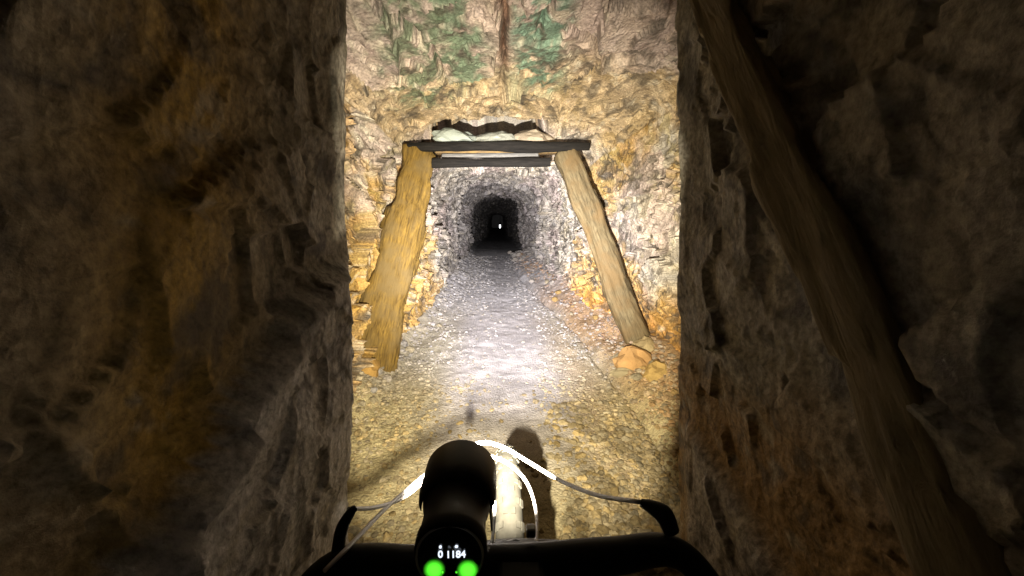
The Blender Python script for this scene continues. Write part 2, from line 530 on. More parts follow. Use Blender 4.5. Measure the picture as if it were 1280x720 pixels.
fy = [y for y in YS if y > -2.5 and (y < 0.3 or y > 1.0)] + list(np.arange(0.3, 1.0, 0.02))
fy = np.array(sorted(fy))
fx = np.linspace(-1.75, 1.85, 250)
FX, FY = np.meshgrid(fx, fy)
FZ = floor_z(FX, FY)
fp = np.stack([FX, FY, FZ], -1).reshape(-1, 3)
x, y = fp[:, 0], fp[:, 1]
f2d = fp * np.array([1, 1, 0.0])
track = np.exp(-((x - 0.06) / 0.50) ** 4)
nearw = sstep(9, 5, y)
hp, rp_, ep_ = facet(f2d, 30.0, 21, 0.8, 0.15)
hq, rq_, eq_ = facet(f2d, 52.0, 22, 0.8, 0.3)
fp[:, 2] += nearw * (1 - 0.7 * track) * (0.0015 * hp + 0.004 * hq) * (0.4 + 0.6 * sstep(3.4, 2.2, y)) + 0.0012 * hq + 0.006 * fbm(f2d, 9.0, 341, 3) + sstep(4.5, 7.0, y) * (0.010 * fbm(f2d * np.array([1, 0.5, 0]), 9.0, 345, 3) + 0.008 * fbm(f2d, 22.0, 347, 2))
nm_ = fbm(f2d, 2.0, 331, 4)
nf_ = fbm(f2d, 14.0, 335, 3)
fc = np.tile(np.array((0.47, 0.43, 0.34)), (len(fp), 1))
fc = mixc(fc, (0.44, 0.365, 0.175), sstep(3.4, 2.2, y + 0.5 * nm_) * 0.75)
fc = mixc(fc, (0.50, 0.475, 0.50), np.clip(track * 1.25 + 0.25 * nm_, 0, 1) * sstep(1.3, 2.6, y) * 0.9)
fc = mixc(fc, (0.72, 0.70, 0.73), sstep(4.0, 6.5, y) * 0.9)  # far floor painted paler to make up for weak lamplight
fc = mixc(fc, (0.06, 0.058, 0.06), sstep(12.5, 16, y) * 0.8)  # unlit depth of the tunnel painted into the floor colour
rb = sstep(-0.12, 0.10, x - bank_line(y) + 0.12 * nm_) * sstep(8, 5, y)
fc = mixc(fc, (0.46, 0.27, 0.12), rb * 0.7 * sstep(2.0, 2.8, y))
fc = mixc(fc, (0.42, 0.30, 0.20), np.exp(-((x - bank_line(y) + 0.25) / 0.18) ** 2) * 0.5 * sstep(6, 3, y))
fc = mixc(fc, (0.20, 0.19, 0.20), sstep(0.25, 0.6, nm_ + 0.5 * nf_) * track * np.exp(-((y - 4.6) / 0.7) ** 2) * 0.55)
fc = fc * (0.84 + 0.22 * rp_[:, 0] * (1 - 0.6 * track) + 0.28 * nf_)[:, None]
fc = mixc(fc, (0.09, 0.075, 0.05), (1 - track) * sstep(0.85, 0.95, rq_[:, 1]) * 0.6)
ii = np.arange(len(fp)).reshape(FX.shape)
ff = np.stack([ii[:-1, :-1], ii[:-1, 1:], ii[1:, 1:], ii[1:, :-1]], -1).reshape(-1, 4)
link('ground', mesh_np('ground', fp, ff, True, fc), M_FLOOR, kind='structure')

# ------------------------------------------------------------------ stones
ICO_V, ICO_F = [], []
_bm = bmesh.new()
bmesh.ops.create_icosphere(_bm, subdivisions=1, radius=1.0)
ICO_V = np.array([v.co[:] for v in _bm.verts])
ICO_F = np.array([[v.index for v in f.verts] for f in _bm.faces])
_bm.free()
_bm = bmesh.new()
bmesh.ops.create_icosphere(_bm, subdivisions=3, radius=1.0)
ICO3_V = np.array([v.co[:] for v in _bm.verts])
ICO3_F = np.array([[v.index for v in f.verts] for f in _bm.faces])
_bm.free()

def rand_rot(n):
    q = rng.normal(size=(n, 4))
    q /= np.linalg.norm(q, axis=1, keepdims=True)
    w, x, y, z = q.T
    return np.stack([np.stack([1 - 2 * (y * y + z * z), 2 * (x * y - z * w), 2 * (x * z + y * w)], -1),
                     np.stack([2 * (x * y + z * w), 1 - 2 * (x * x + z * z), 2 * (y * z - x * w)], -1),
                     np.stack([2 * (x * z - y * w), 2 * (y * z + x * w), 1 - 2 * (x * x + y * y)], -1)], 1)

def gravel(name, n, size, yr, side_bias, label):
    yy = yr[0] + (yr[1] - yr[0]) * rng.random(n * 3) ** 2.1
    xx = wall_x(yy, -1) + (wall_x(yy, 1) - wall_x(yy, -1)) * rng.random(n * 3)
    clump = fbm(np.stack([xx, yy, xx * 0], -1), 2.5, 400, 3)
    keep = rng.random(n * 3) < (1 - side_bias * np.exp(-((xx - 0.08) / 0.38) ** 2)) * (0.45 + 0.3 * (xx > 0.3) * (yy < 3) + 0.9 * clump)
    xx, yy = xx[keep][:n], yy[keep][:n]
    n = len(xx)
    edge = np.maximum(sstep(0.35, 0.05, xx - wall_x(yy, -1)), sstep(0.45, 0.05, wall_x(yy, 1) - xx))
    zz = floor_z(xx, yy)
    s = size[0] + (size[1] - size[0]) * rng.random(n) ** 3.4
    s *= np.clip(0.8 + 0.06 * yy, 0.9, 1.3) * (1 + 0.35 * (xx > 0.25) * (yy < 2.6) + 0.7 * edge)
    v = ICO_V[None] * (1 + 0.55 * (rng.random((n, len(ICO_V), 1)) - 0.5))
    v = v * (s[:, None, None] * (0.65 + 0.7 * rng.random((n, 1, 3))) * np.array([1, 1, 1.0]))
    v = np.einsum('nij,nkj->nki', rand_rot(n), v) * np.array([1, 1, 0.65])
    v = v + np.stack([xx, yy, zz + s * 0.25], -1)[:, None]
    f = ICO_F[None] + (np.arange(n) * len(ICO_V))[:, None, None]
    base = np.tile(np.array((0.36, 0.31, 0.21)), (n, 1))
    base = mixc(base, (0.40, 0.30, 0.14), rng.random(n) * sstep(3.6, 2.2, yy))
    base = mixc(base, (0.42, 0.40, 0.41), sstep(2.2, 4, yy) * (0.4 + 0.6 * rng.random(n)))
    base = mixc(base, (0.66, 0.64, 0.66), sstep(4.5, 7, yy) * 0.8 * rng.random(n))  # far stones paled with the floor, in place of lamplight
    base = mixc(base, (0.44, 0.24, 0.10), rng.random(n) * 0.8 * sstep(-0.1, 0.2, xx - bank_line(yy)))
    base *= (0.5 + 0.55 * rng.random(n))[:, None]
    me = mesh_np(name, v.reshape(-1, 3), f.reshape(-1, 3), False, np.repeat(base, len(ICO_V), 0))
    link(name, me, M_STONE, kind='stuff', label=label, cat='gravel')
gravel('gravel', 17000, (0.004, 0.021), (1.25, 12.5), 0.92, 'loose angular gravel scattered over the tunnel floor')

def stone_mesh(name, seed, colour, flat=0.7, ochre_w=0.0):
    v = ICO3_V.copy()
    h, r, e = facet(v + seed * 7.3, 1.1, seed, 1.1, 0.0)
    h2_, _, _ = facet(v + seed * 3.1, 2.6, seed + 3, 1.0, 0.1)
    v = v * (1 + 0.22 * h + 0.08 * h2_)[:, None]
    v *= np.array([1.0, 0.8, flat])
    cc = np.tile(np.array(colour), (len(v), 1)) * (0.8 + 0.4 * r[:, 0])[:, None]
    return mesh_np(name, v, ICO3_F, False, cc)

STONES = [stone_mesh('stone', s, c0, fl) for s, c0, fl in ((1, (0.36, 0.31, 0.22), 0.6), (2, (0.32, 0.30, 0.28), 0.75), (3, (0.40, 0.27, 0.11), 0.65),
                                                            (4, (0.28, 0.24, 0.16), 0.55), (5, (0.42, 0.38, 0.34), 0.7), (6, (0.20, 0.17, 0.12), 0.6))]
def put_stone(x, y, s, mi, label, group, name='loose_stone', sink=0.35, z=None):
    zz = float(floor_z(np.array([x]), np.array([y]))[0]) if z is None else z
    o = link(name, STONES[mi], M_STONE, label=label, cat='stone', group=group, loc=(x, y, zz + s * sink))
    o.scale = (s, s, s)
    o.rotation_euler = (random.uniform(-0.4, 0.4), random.uniform(-0.4, 0.4), random.uniform(0, 6.28))
    return o
SHADE = ('tan', 'grey', 'rust-orange', 'brown', 'pale', 'dark brown')
for i in range(18):
    y = 2.5 + 4.5 * random.random() ** 1.4
    x = float(wall_x(y, -1)) + random.uniform(0.06, 0.26)
    k = random.choice((0, 1, 3, 4))
    put_stone(x, y, random.uniform(0.018, 0.05), k, f'small {SHADE[k]} stone lying along the foot of the left rock wall', 'stones along the left wall')
for i in range(22):
    y = 2.2 + 5.0 * random.random() ** 1.4
    x = float(bank_line(y)) + random.uniform(0.05, 0.42)
    k = random.choice((0, 2, 3, 4))
    put_stone(x, y, random.uniform(0.02, 0.06), k, f'small {SHADE[k]} stone lying on the rusty bank along the right wall', 'stones on the right bank')
for i in range(12):
    k = random.choice((1, 4))
    put_stone(random.uniform(0.42, 0.72), random.uniform(10.5, 13.5), random.uniform(0.05, 0.15), k, f'{SHADE[k]} stone in the heap by the far right wall', 'stones in the far heap')

# ------------------------------------------------------------------ timber
M_OCHRE = wood_mat('clay-stained timber', (0.05, 0.028, 0.006), (0.225, 0.14, 0.028), stain=(0.13, 0.088, 0.03))
M_TAN = wood_mat('weathered tan timber', (0.042, 0.031, 0.014), (0.165, 0.128, 0.066), stain=(0.12, 0.08, 0.034))
M_DARKW = wood_mat('dark wet timber', (0.003, 0.0027, 0.0023), (0.014, 0.012, 0.010), rough=0.9)
M_PALEW = wood_mat('bleached pole', (0.06, 0.057, 0.053), (0.20, 0.195, 0.18))
M_NEARW = wood_mat('grimy timber', (0.09, 0.068, 0.035), (0.25, 0.195, 0.10), stain=(0.21, 0.165, 0.09))
M_BROWNW = wood_mat('brown damp timber', (0.07, 0.045, 0.02), (0.22, 0.15, 0.07), stain=(0.26, 0.17, 0.06))

def timber_mesh(name, L, w, d, seed, square=0.35, rough=0.010, nr=110, ns=48, taper=0.0, flake=0.0):
    t = np.linspace(0, 1, nr)
    a = np.linspace(0, 2 * np.pi, ns, endpoint=False)
    ca, sa = np.cos(a), np.sin(a)
    ex = 1 - 0.75 * square
    cx, cy = np.sign(ca) * np.abs(ca) ** ex, np.sign(sa) * np.abs(sa) ** ex
    T, A = np.meshgrid(t, np.arange(ns), indexing='ij')
    sc_ = 1 + taper * (0.5 - T)
    v = np.stack([cx[A] * w / 2 * sc_, cy[A] * d / 2 * sc_, T * L], -1).reshape(-1, 3)
    g = v * np.array([1, 1, 0.12]) + seed * 3.7
    n1 = fbm(g, 22, seed, 3)
    n2 = fbm(v + seed, 3.0, seed + 4, 2)
    r = 1 + (rough * n1 + rough * 0.8 * n2) / (min(w, d) / 2)
    if flake:
        hf, _, _ = facet(v * np.array([1, 1, 0.28]) + seed, 16.0, seed + 30, 1.0, 0.2)
        r = r + flake * hf / (min(w, d) / 2)
    ends = np.minimum(T, 1 - T).ravel() * L
    r = r * (1 - 0.10 * np.exp(-ends / 0.012))
    v[:, 0] *= r
    v[:, 1] *= r
    v[:, 0] += 0.35 * w * 0.2 * vnoise(np.stack([v[:, 2] * 0 + seed, v[:, 2] * 0, v[:, 2]], 1), 1.4, seed + 9)
    v[:, 2] += np.where(ends < 1e-6, 0.012 * n1, 0)
    ii = np.arange(nr * ns).reshape(nr, ns)
    jj = np.roll(ii, -1, axis=1)
    f = np.stack([ii[:-1], jj[:-1], jj[1:], ii[1:]], -1).reshape(-1, 4)
    c0, c1 = len(v), len(v) + 1
    v = np.vstack([v, v[:ns].mean(0), v[-ns:].mean(0)])
    k = np.arange(ns)
    cap0 = np.stack([np.full(ns // 2, c0), ii[0][2 * np.arange(ns // 2)], ii[0][(2 * np.arange(ns // 2) - 1) % ns], ii[0][(2 * np.arange(ns // 2) - 2) % ns]], -1)
    cap1 = np.stack([np.full(ns // 2, c1), ii[-1][(2 * np.arange(ns // 2) - 2) % ns], ii[-1][(2 * np.arange(ns // 2) - 1) % ns], ii[-1][2 * np.arange(ns // 2)]], -1)
    return mesh_np(name, v, np.vstack([f, cap0, cap1]), True)

def align(p0, p1, face=(0, -1, 0)):
    """rotation that carries local z to p0->p1 and local -y roughly to `face`"""
    z = (Vector(p1) - Vector(p0)).normalized()
    yv = -Vector(face)
    xv = yv.cross(z).normalized()
    yv = z.cross(xv).normalized()
    return Matrix((xv, yv, z)).transposed().to_quaternion()

def timber(name, p0, p1, w, d, mat, seed, parent=None, face=(0, -1, 0), origin=None, **kw):
    L = (Vector(p1) - Vector(p0)).length
    me = timber_mesh(name, L, w, d, seed, **{k: v for k, v in kw.items() if k in ('square', 'rough', 'taper', 'nr', 'ns', 'flake')})
    loc = Vector(p0) - (Vector(parent.location) if parent else Vector((0, 0, 0)))
    return link(name, me, mat, parent, loc=loc, quat=align(p0, p1, face),
                label=kw.get('label'), cat=kw.get('cat'), group=kw.get('group'))

frame = empty('timber_support_frame', (0.1, 3.9, 0.0), 'timber support frame with two leaning posts under a dark crossbeam across the tunnel', 'mine support')
timber('post', (-1.065, 3.12, -0.08), (-0.735, 4.02, 1.90), 0.36, 0.20, M_OCHRE, 3, frame, face=(0.5, -1, 0.2), square=0.30, rough=0.030, taper=0.25, flake=0.010, label='yellow clay-stained left post')
timber('post', (1.345, 3.32, -0.03), (0.668, 4.02, 1.90), 0.235, 0.18, M_TAN, 5, frame, face=(-0.4, -1, 0.2), square=0.30, rough=0.022, flake=0.008, label='tan right post leaning outward')
timber('crossbeam', (-0.84, 3.95, 1.932), (0.885, 3.95, 1.937), 0.085, 0.080, M_DARKW, 7, frame, square=0.4, rough=0.014)
timber('hanging_pole', (-0.615, 3.90, 1.772), (0.51, 3.90, 1.792), 0.082, 0.075, M_DARKW, 9, frame, square=0.1, rough=0.010)
timber('bleached_pole', (-0.53, 4.03, 1.858), (0.40, 4.03, 1.868), 0.050, 0.050, M_PALEW, 11, frame, square=0.1, rough=0.008)
timber('lagging_board', (-0.60, 4.12, 1.905), (0.60, 4.12, 1.915), 0.16, 0.04, M_BROWNW, 13, frame, face=(0, 0, -1), square=0.8, rough=0.006)

for i, (p, sx, m, lab) in enumerate((((-0.40, 4.15, 2.035), (0.23, 0.21, 0.082), 4, 'pale greenish stone slab wedged above the left half of the crossbeam'),
                                     ((0.00, 4.16, 2.035), (0.23, 0.21, 0.080), 1, 'grey stone slab wedged above the middle of the crossbeam'),
                                     ((0.37, 4.15, 2.04), (0.20, 0.21, 0.088), 0, 'brownish stone slab wedged above the right half of the crossbeam'))):
    cc = ((0.42, 0.47, 0.42), (0.33, 0.34, 0.29), (0.36, 0.30, 0.22))[i]
    o = link('stone_slab', stone_mesh('stone_slab', 31 + i, cc, 1.0), M_STONE, label=lab, cat='stone slab', group='slabs above the crossbeam', loc=p)
    o.scale = sx
    o.rotation_euler = (0.1, (0.12, -0.05, 0.08)[i], 0.2 * i)

# boulders at the foot of the right wall
for i, (p, s, cc, lab) in enumerate((((1.10, 3.02, 0.11), (0.15, 0.14, 0.15), (0.40, 0.24, 0.10), 'rust-orange boulder at the foot of the right post'),
                                     ((1.22, 2.78, 0.10), (0.17, 0.13, 0.11), (0.44, 0.30, 0.11), 'low ochre boulder at the right edge of the gravel floor'),
                                     ((1.24, 3.20, 0.16), (0.12, 0.11, 0.12), (0.42, 0.33, 0.18), 'tan boulder propped against the right post'),
                                     ((0.98, 2.92, 0.07), (0.10, 0.05, 0.04), (0.36, 0.30, 0.18), 'long flat tan stone in front of the orange boulder'))):
    o = link('boulder', stone_mesh('boulder', 51 + i, cc, 0.9), M_STONE, label=lab, cat='boulder', group='boulders by the right wall', loc=p)
    o.scale = s
    o.rotation_euler = (0.2 * i, 0.15, 0.9 * i)

for i, (p, s, cc, lab) in enumerate((((-1.06, 2.98, 0.06), (0.13, 0.12, 0.13), (0.36, 0.22, 0.07), 'ochre boulder at the foot of the left post'),
                                     ((-1.00, 2.78, 0.03), (0.09, 0.08, 0.07), (0.22, 0.15, 0.07), 'brown stone nearest the camera by the left wall'))):
    o = link('boulder', stone_mesh('boulder', 61 + i, cc, 0.9), M_STONE, label=lab, cat='boulder', group='boulders by the left wall', loc=p)
    o.scale = s
    o.rotation_euler = (0.3, 0.2 * i, 0.7 + i)

# timber leaning on the tight wall right of the rider
timber('timber_prop', (0.700, 0.30, 0.52), (0.505, 1.25, 2.12), 0.105, 0.055, M_NEARW, 23, face=(-1, -0.2, 0), square=0.7, rough=0.008, flake=0.010,
       label='slanting brown timber prop leaning along the dark right wall', cat='timber')

# ------------------------------------------------------------------ bicycle
M_BLACK = plain_mat('matte black paint', (0.012, 0.012, 0.013), rough=0.55, spec=0.3)
M_RUBBER = plain_mat('black rubber', (0.018, 0.018, 0.018), rough=0.85, spec=0.2, scale=120, bump=0.4)
M_TYRE = plain_mat('dusty tyre rubber', (0.055, 0.053, 0.047), rough=0.9, spec=0.15, var=0.22, scale=45, bump=0.2)
M_METAL = plain_mat('grey metal', (0.35, 0.35, 0.36), rough=0.35, metal=1.0)
M_CABLE = plain_mat('pale grey cable sheath', (0.66, 0.65, 0.69), rough=0.4, spec=0.4, var=0.08)  # pale colour stands in for lamp glare on darker cables
M_CABLEB = plain_mat('black cable sheath', (0.03, 0.03, 0.032), rough=0.4, spec=0.4, var=0.1)

def catmull(pts, n):
    p = np.array(pts, float)
    p = np.vstack([2 * p[0] - p[1], p, 2 * p[-1] - p[-2]])
    out = []
    for i in range(1, len(p) - 2):
        t = np.linspace(0, 1, n, endpoint=(i == len(p) - 3))[:, None]
        out.append(0.5 * (2 * p[i] + (p[i + 1] - p[i - 1]) * t + (2 * p[i - 1] - 5 * p[i] + 4 * p[i + 1] - p[i + 2]) * t ** 2
                          + (3 * p[i] - p[i - 1] - 3 * p[i + 1] + p[i + 2]) * t ** 3))
    return np.vstack(out)

def tube_mesh(name, pts, rad, n=8, ns=12):
    c_ = catmull(pts, n) if len(pts) > 2 else np.array(pts, float)
    m = len(c_)
    rad = np.interp(np.linspace(0, 1, m), np.linspace(0, 1, len(rad)), rad) if hasattr(rad, '__len__') else np.full(m, rad)
    tan = np.gradient(c_, axis=0)
    tan /= np.linalg.norm(tan, axis=1, keepdims=True)
    ref = np.array([0.0, 0.0, 1.0]) if abs(tan[:, 2]).mean() < 0.8 else np.array([1.0, 0, 0])
    s = np.cross(tan, ref)
    s /= np.linalg.norm(s, axis=1, keepdims=True)
    u = np.cross(s, tan)
    a = np.linspace(0, 2 * np.pi, ns, endpoint=False)
    v = c_[:, None] + rad[:, None, None] * (s[:, None] * np.cos(a)[None, :, None] + u[:, None] * np.sin(a)[None, :, None])
    v = v.reshape(-1, 3)
    ii = np.arange(m * ns).reshape(m, ns)
    jj = np.roll(ii, -1, axis=1)
    f = [tuple(q) for q in np.stack([ii[:-1], jj[:-1], jj[1:], ii[1:]], -1).reshape(-1, 4).tolist()]
    f += [tuple(ii[0][::-1].tolist()), tuple(ii[-1].tolist())]
    me = bpy.data.meshes.new(name)
    me.from_pydata(v.tolist(), [], f)
    me.polygons.foreach_set('use_smooth', [len(p.vertices) == 4 for p in me.polygons])
    me.update()
    return me

def lathe_mesh(name, prof_, axis='x', ns=64):
    """revolve (r, h) pairs about an axis through the origin; closed profile loop"""
    a = np.linspace(0, 2 * np.pi, ns, endpoint=False)
    pr = np.array(prof_)
    k = len(pr)
    r, h = pr[:, 0], pr[:, 1]
    ca, sa = np.cos(a)[:, None] * r, np.sin(a)[:, None] * r
    hh = np.repeat(h[None], ns, 0)
    v = {'x': np.stack([hh, ca, sa], -1), 'y': np.stack([ca, hh, sa], -1), 'z': np.stack([ca, sa, hh], -1)}[axis].reshape(-1, 3)
    ii = np.arange(ns * k).reshape(ns, k)
    jj = np.roll(ii, -1, axis=0)
    f = np.stack([ii, jj, np.roll(jj, -1, 1), np.roll(ii, -1, 1)], -1).reshape(-1, 4)
    return mesh_np(name, v, f, True)

def box_bm(bm, cx, cy, cz, sx, sy, sz, mat=None):
    m = Matrix.Translation((cx, cy, cz)) @ (mat or Matrix.Identity(4)) @ Matrix.Diagonal((sx, sy, sz, 1))
    bmesh.ops.create_cube(bm, size=1.0, matrix=m)

def bm_mesh(name, bm, bevel=0.0):
    if bevel:
        bmesh.ops.bevel(bm, geom=list(bm.edges), offset=bevel, segments=2, affect='EDGES', profile=0.5)
    me = bpy.data.meshes.new(name)
    bm.to_mesh(me)
    bm.free()
    return me

BX = 0.020
bike = empty('bicycle', (BX, 0.80, 0.0), 'bicycle front end with black handlebar, pale cables and dusty front tyre', 'bicycle')
B0 = np.array([BX, 0.80, 0.0])
def farther(pts, k):
    # swing the loop of a cable out ahead of the lamp, its ends staying at the levers
    c0 = np.array([0, 0, 1.3])
    p = np.array(pts, float)
    w = np.sin(np.pi * np.linspace(0, 1, len(p)) ** 0.8)[:, None] if not hasattr(k, '__len__') else np.array(k)[:, None] - 1
    return (c0 + (p - c0) * (1 + (w * (k - 1) if not hasattr(k, '__len__') else w))).tolist()

def rel(pts):
    return (np.array(pts, float) - B0).tolist()

RW = 0.370
rim = link('front_wheel_rim', lathe_mesh('rim', [(0.276, -0.016), (0.292, -0.018), (0.300, -0.015), (0.300, 0.015), (0.292, 0.018), (0.276, 0.016)]), M_BLACK, bike, loc=(0, 0, RW))
ta = np.linspace(0, 2 * np.pi, 18, endpoint=False)
tm = lathe_mesh('tyre', [(0.332 + 0.031 * math.cos(t), 0.0285 * math.sin(t)) for t in ta], ns=120)
# tread blocks joined to the tyre
bm = bmesh.new()
bm.from_mesh(tm)
for k in range(88):
    th = 2 * math.pi * k / 88
    rot = Matrix.Rotation(th, 4, 'X')
    offs = ((-0.0075, 0), (0.0075, 0)) if k % 2 == 0 else ((-0.0165, 0.32), (0.0165, -0.32))
    for ox, tilt in offs:
        rr = 0.332 + 0.031 * math.sqrt(max(0, 1 - (ox / 0.0285) ** 2))
        m = rot @ Matrix.Translation((ox, 0, rr)) @ Matrix.Rotation(tilt * 1.6, 4, 'Y').inverted() @ Matrix.Diagonal((0.0095, 0.0125, 0.0045, 1))
        bmesh.ops.create_cube(bm, size=1.0, matrix=m)
for k in range(44):
    th = 2 * math.pi * (k + 0.5) / 44
    rot = Matrix.Rotation(th, 4, 'X')
    for s in (-1, 1):
        m = rot @ Matrix.Translation((s * 0.0245, 0, 0.3475)) @ Matrix.Rotation(s * 0.95, 4, 'Y') @ Matrix.Diagonal((0.009, 0.017, 0.006, 1))
        bmesh.ops.create_cube(bm, size=1.0, matrix=m)
link('tyre', bm_mesh('tyre', bm), M_TYRE, rim)
link('hub', lathe_mesh('hub', [(0.008, -0.05), (0.026, -0.048), (0.026, -0.040), (0.014, -0.036), (0.014, 0.036), (0.026, 0.040), (0.026, 0.048), (0.008, 0.05)], ns=24), M_BLACK, rim)
sp = tube_mesh('spoke', [(0, 0, 0.02), (0, 0, 0.285)], 0.0012, ns=5)
for k in range(28):
    o = link('spoke', sp, M_METAL, rim)
    a_ = 2 * math.pi * k / 28
    o.rotation_euler = (a_, 0, 0)
    o.location = ((0.012 if k % 2 else -0.012), 0, 0)
for s in (-1, 1):
    link('fork_leg', tube_mesh('fork_leg', rel([(BX + s * 0.068, 0.53, 0.76), (BX + s * 0.068, 0.66, 0.575), (BX + s * 0.066, 0.80, 0.37)]), [0.018, 0.021, 0.019]), M_BLACK, bike)
link('fork_crown', tube_mesh('fork_crown', rel([(BX - 0.085, 0.53, 0.775), (BX, 0.515, 0.795), (BX + 0.085, 0.53, 0.775)]), 0.021), M_BLACK, bike)
link('head_tube', tube_mesh('head_tube', rel([(BX, 0.515, 0.79), (BX, 0.40, 0.895)]), 0.024), M_BLACK, bike)
link('down_tube', tube_mesh('down_tube', rel([(BX, 0.485, 0.81), (BX, 0.05, 0.42), (BX, -0.05, 0.32)]), 0.026), M_BLACK, bike)
link('top_tube', tube_mesh('top_tube', rel([(BX, 0.41, 0.885), (BX, 0.0, 0.72), (BX, -0.25, 0.66)]), 0.020), M_BLACK, bike)
bm = bmesh.new()
box_bm(bm, BX - B0[0], 0.318 - B0[1], 0.950, 0.046, 0.075, 0.042)
link('stem', bm_mesh('stem', bm, 0.006), M_BLACK, bike)
bar = link('handlebar', tube_mesh('handlebar', rel([(-0.27, 0.200, 0.880), (-0.205, 0.285, 0.930), (-0.160, 0.332, 0.966), (-0.075, 0.338, 0.960), (BX, 0.338, 0.958),
                                                    (0.11, 0.336, 0.965), (0.176, 0.329, 0.972), (0.218, 0.284, 0.936), (0.285, 0.200, 0.885)]),
                                          [0.011, 0.0112, 0.0140, 0.0170, 0.0175, 0.0170, 0.0140, 0.0112, 0.011], n=10, ns=20), M_BLACK, bike)
for pts in ([(-0.226, 0.258, 0.914), (-0.248, 0.229, 0.897), (-0.274, 0.195, 0.877)], [(0.240, 0.256, 0.919), (0.262, 0.229, 0.903), (0.290, 0.194, 0.882)]):
    link('grip', tube_mesh('grip', rel(pts), [0.017, 0.0155, 0.017], ns=16), M_RUBBER, bar)
# brake levers and their cable ends
for pts, rr in (([(0.146, 0.356, 1.008), (0.155, 0.349, 1.008), (0.165, 0.342, 1.004), (0.171, 0.337, 0.990)], [0.004, 0.007, 0.0095, 0.008]),
                ([(-0.146, 0.362, 1.006), (-0.150, 0.358, 1.004), (-0.156, 0.348, 0.994), (-0.158, 0.338, 0.975)], [0.003, 0.0045, 0.006, 0.006])):
    link('brake_lever', tube_mesh('brake_lever', rel(pts), rr, ns=14), M_BLACK, bike)
bm = bmesh.new()
box_bm(bm, 0.032 - B0[0], 0.352 - B0[1], 0.982, 0.010, 0.010, 0.010)
link('cable_clip', bm_mesh('cable_clip', bm, 0.002), M_METAL, bike)
cabA = [(-0.044, 0.452, 1.000), (-0.040, 0.464, 1.005), (-0.020, 0.475, 1.006), (0.007, 0.473, 0.999), (0.042, 0.450, 0.990), (0.072, 0.418, 0.990), (0.107, 0.387, 0.994), (0.146, 0.358, 1.007)]
link('brake_cable', tube_mesh('brake_cable', rel(farther(cabA, [1.32, 1.32, 1.32, 1.34, 1.36, 1.34, 1.18, 1.0])), [0.0032, 0.0032, 0.0032, 0.0030, 0.0024]), M_CABLE, bike)
cabB = [(-0.155, 0.305, 0.990), (-0.139, 0.327, 0.996), (-0.122, 0.375, 0.992), (-0.104, 0.405, 0.993), (-0.076, 0.435, 0.999), (-0.039, 0.455, 1.000), (0.001, 0.462, 0.990), (0.032, 0.456, 0.966), (0.044, 0.422, 0.950), (0.040, 0.372, 0.935)]
link('brake_cable', tube_mesh('brake_cable', rel(farther(cabB, [1, 1.05, 1.25, 1.45, 1.48, 1.42, 1.40, 1.36, 1.22, 1.05])), [0.0020, 0.0028, 0.0032, 0.0031, 0.0022]), M_CABLE, bike)
cabC = [(-0.152, 0.358, 1.008), (-0.128, 0.372, 0.998), (-0.106, 0.398, 0.989), (-0.078, 0.430, 0.994), (-0.044, 0.452, 1.000)]
link('brake_cable', tube_mesh('brake_cable', rel(farther(cabC, [1, 1.2, 1.42, 1.46, 1.40])), [0.0020, 0.0030, 0.0032]), M_CABLE, bike)
cabD = [(-0.010, 0.47, 0.935), (-0.006, 0.455, 0.925), (-0.010, 0.41, 0.90), (-0.012, 0.38, 0.89)]
link('brake_cable', tube_mesh('brake_cable', rel(cabD), 0.0022), M_CABLE, bike)

# ------------------------------------------------------------------ lamp on the handlebar
M_LBLACK = plain_mat('anodised black', (0.008, 0.008, 0.009), rough=0.5, spec=0.25, var=0.1)
M_FACE = plain_mat('black glass face', (0.004, 0.005, 0.004), rough=0.15, spec=0.5, var=0.0, bump=0.0)
M_RING = plain_mat('bezel ring', (0.45, 0.47, 0.45), rough=0.4, metal=0.3, var=0.0, bump=0.0)  # pale all round in place of glints from the display
M_GREEN = glow_mat('green indicator glow', (0.10, 1.0, 0.03), 1.6)
_nt = M_GREEN.node_tree                     # brightest over the diode, fading out through the cover
_tc = _nt.nodes.new('ShaderNodeTexCoord')
_sb = _nt.nodes.new('ShaderNodeVectorMath')
_sb.operation = 'SUBTRACT'
_sb.inputs[1].default_value = (0.5, 0.5, 0.5)
_ml = _nt.nodes.new('ShaderNodeVectorMath')
_ml.operation = 'MULTIPLY'
_ml.inputs[1].default_value = (1, 0, 1)
_ln = _nt.nodes.new('ShaderNodeVectorMath')
_ln.operation = 'LENGTH'
_mr = _nt.nodes.new('ShaderNodeMapRange')
_mr.interpolation_type = 'SMOOTHSTEP'
_mr.inputs['From Min'].default_value = 0.12
_mr.inputs['From Max'].default_value = 0.50
_mr.inputs['To Min'].default_value = 1.7
_mr.inputs['To Max'].default_value = 0.0
_nt.links.new(_tc.outputs['Generated'], _sb.inputs[0])
_nt.links.new(_sb.outputs[0], _ml.inputs[0])
_nt.links.new(_ml.outputs[0], _ln.inputs[0])
_nt.links.new(_ln.outputs['Value'], _mr.inputs['Value'])
_nt.links.new(_mr.outputs[0], _nt.nodes['Principled BSDF'].inputs['Emission Strength'])
M_DIGIT = glow_mat('display digits', (0.80, 0.88, 1.0), 1.3)
LX, LZ = -0.043, 1.011
lamp = empty('bicycle_lamp', (LX, 0.34, LZ), 'black barrel lamp on the handlebar with green-lit round display facing back', 'bike lamp')
def lathe_y(name, prof_, ns=48, slant=0.0):
    me = lathe_mesh(name, prof_, 'y', ns)
    return me
body = link('body', lathe_mesh('body', [(0.0005, -0.040), (0.0285, -0.044), (0.0315, -0.042), (0.0318, -0.030), (0.0300, -0.022), (0.0300, 0.000), (0.0330, 0.010), (0.0345, 0.018), (0.0345, 0.021), (0.0005, 0.0215)], 'y', 48), M_LBLACK, lamp)
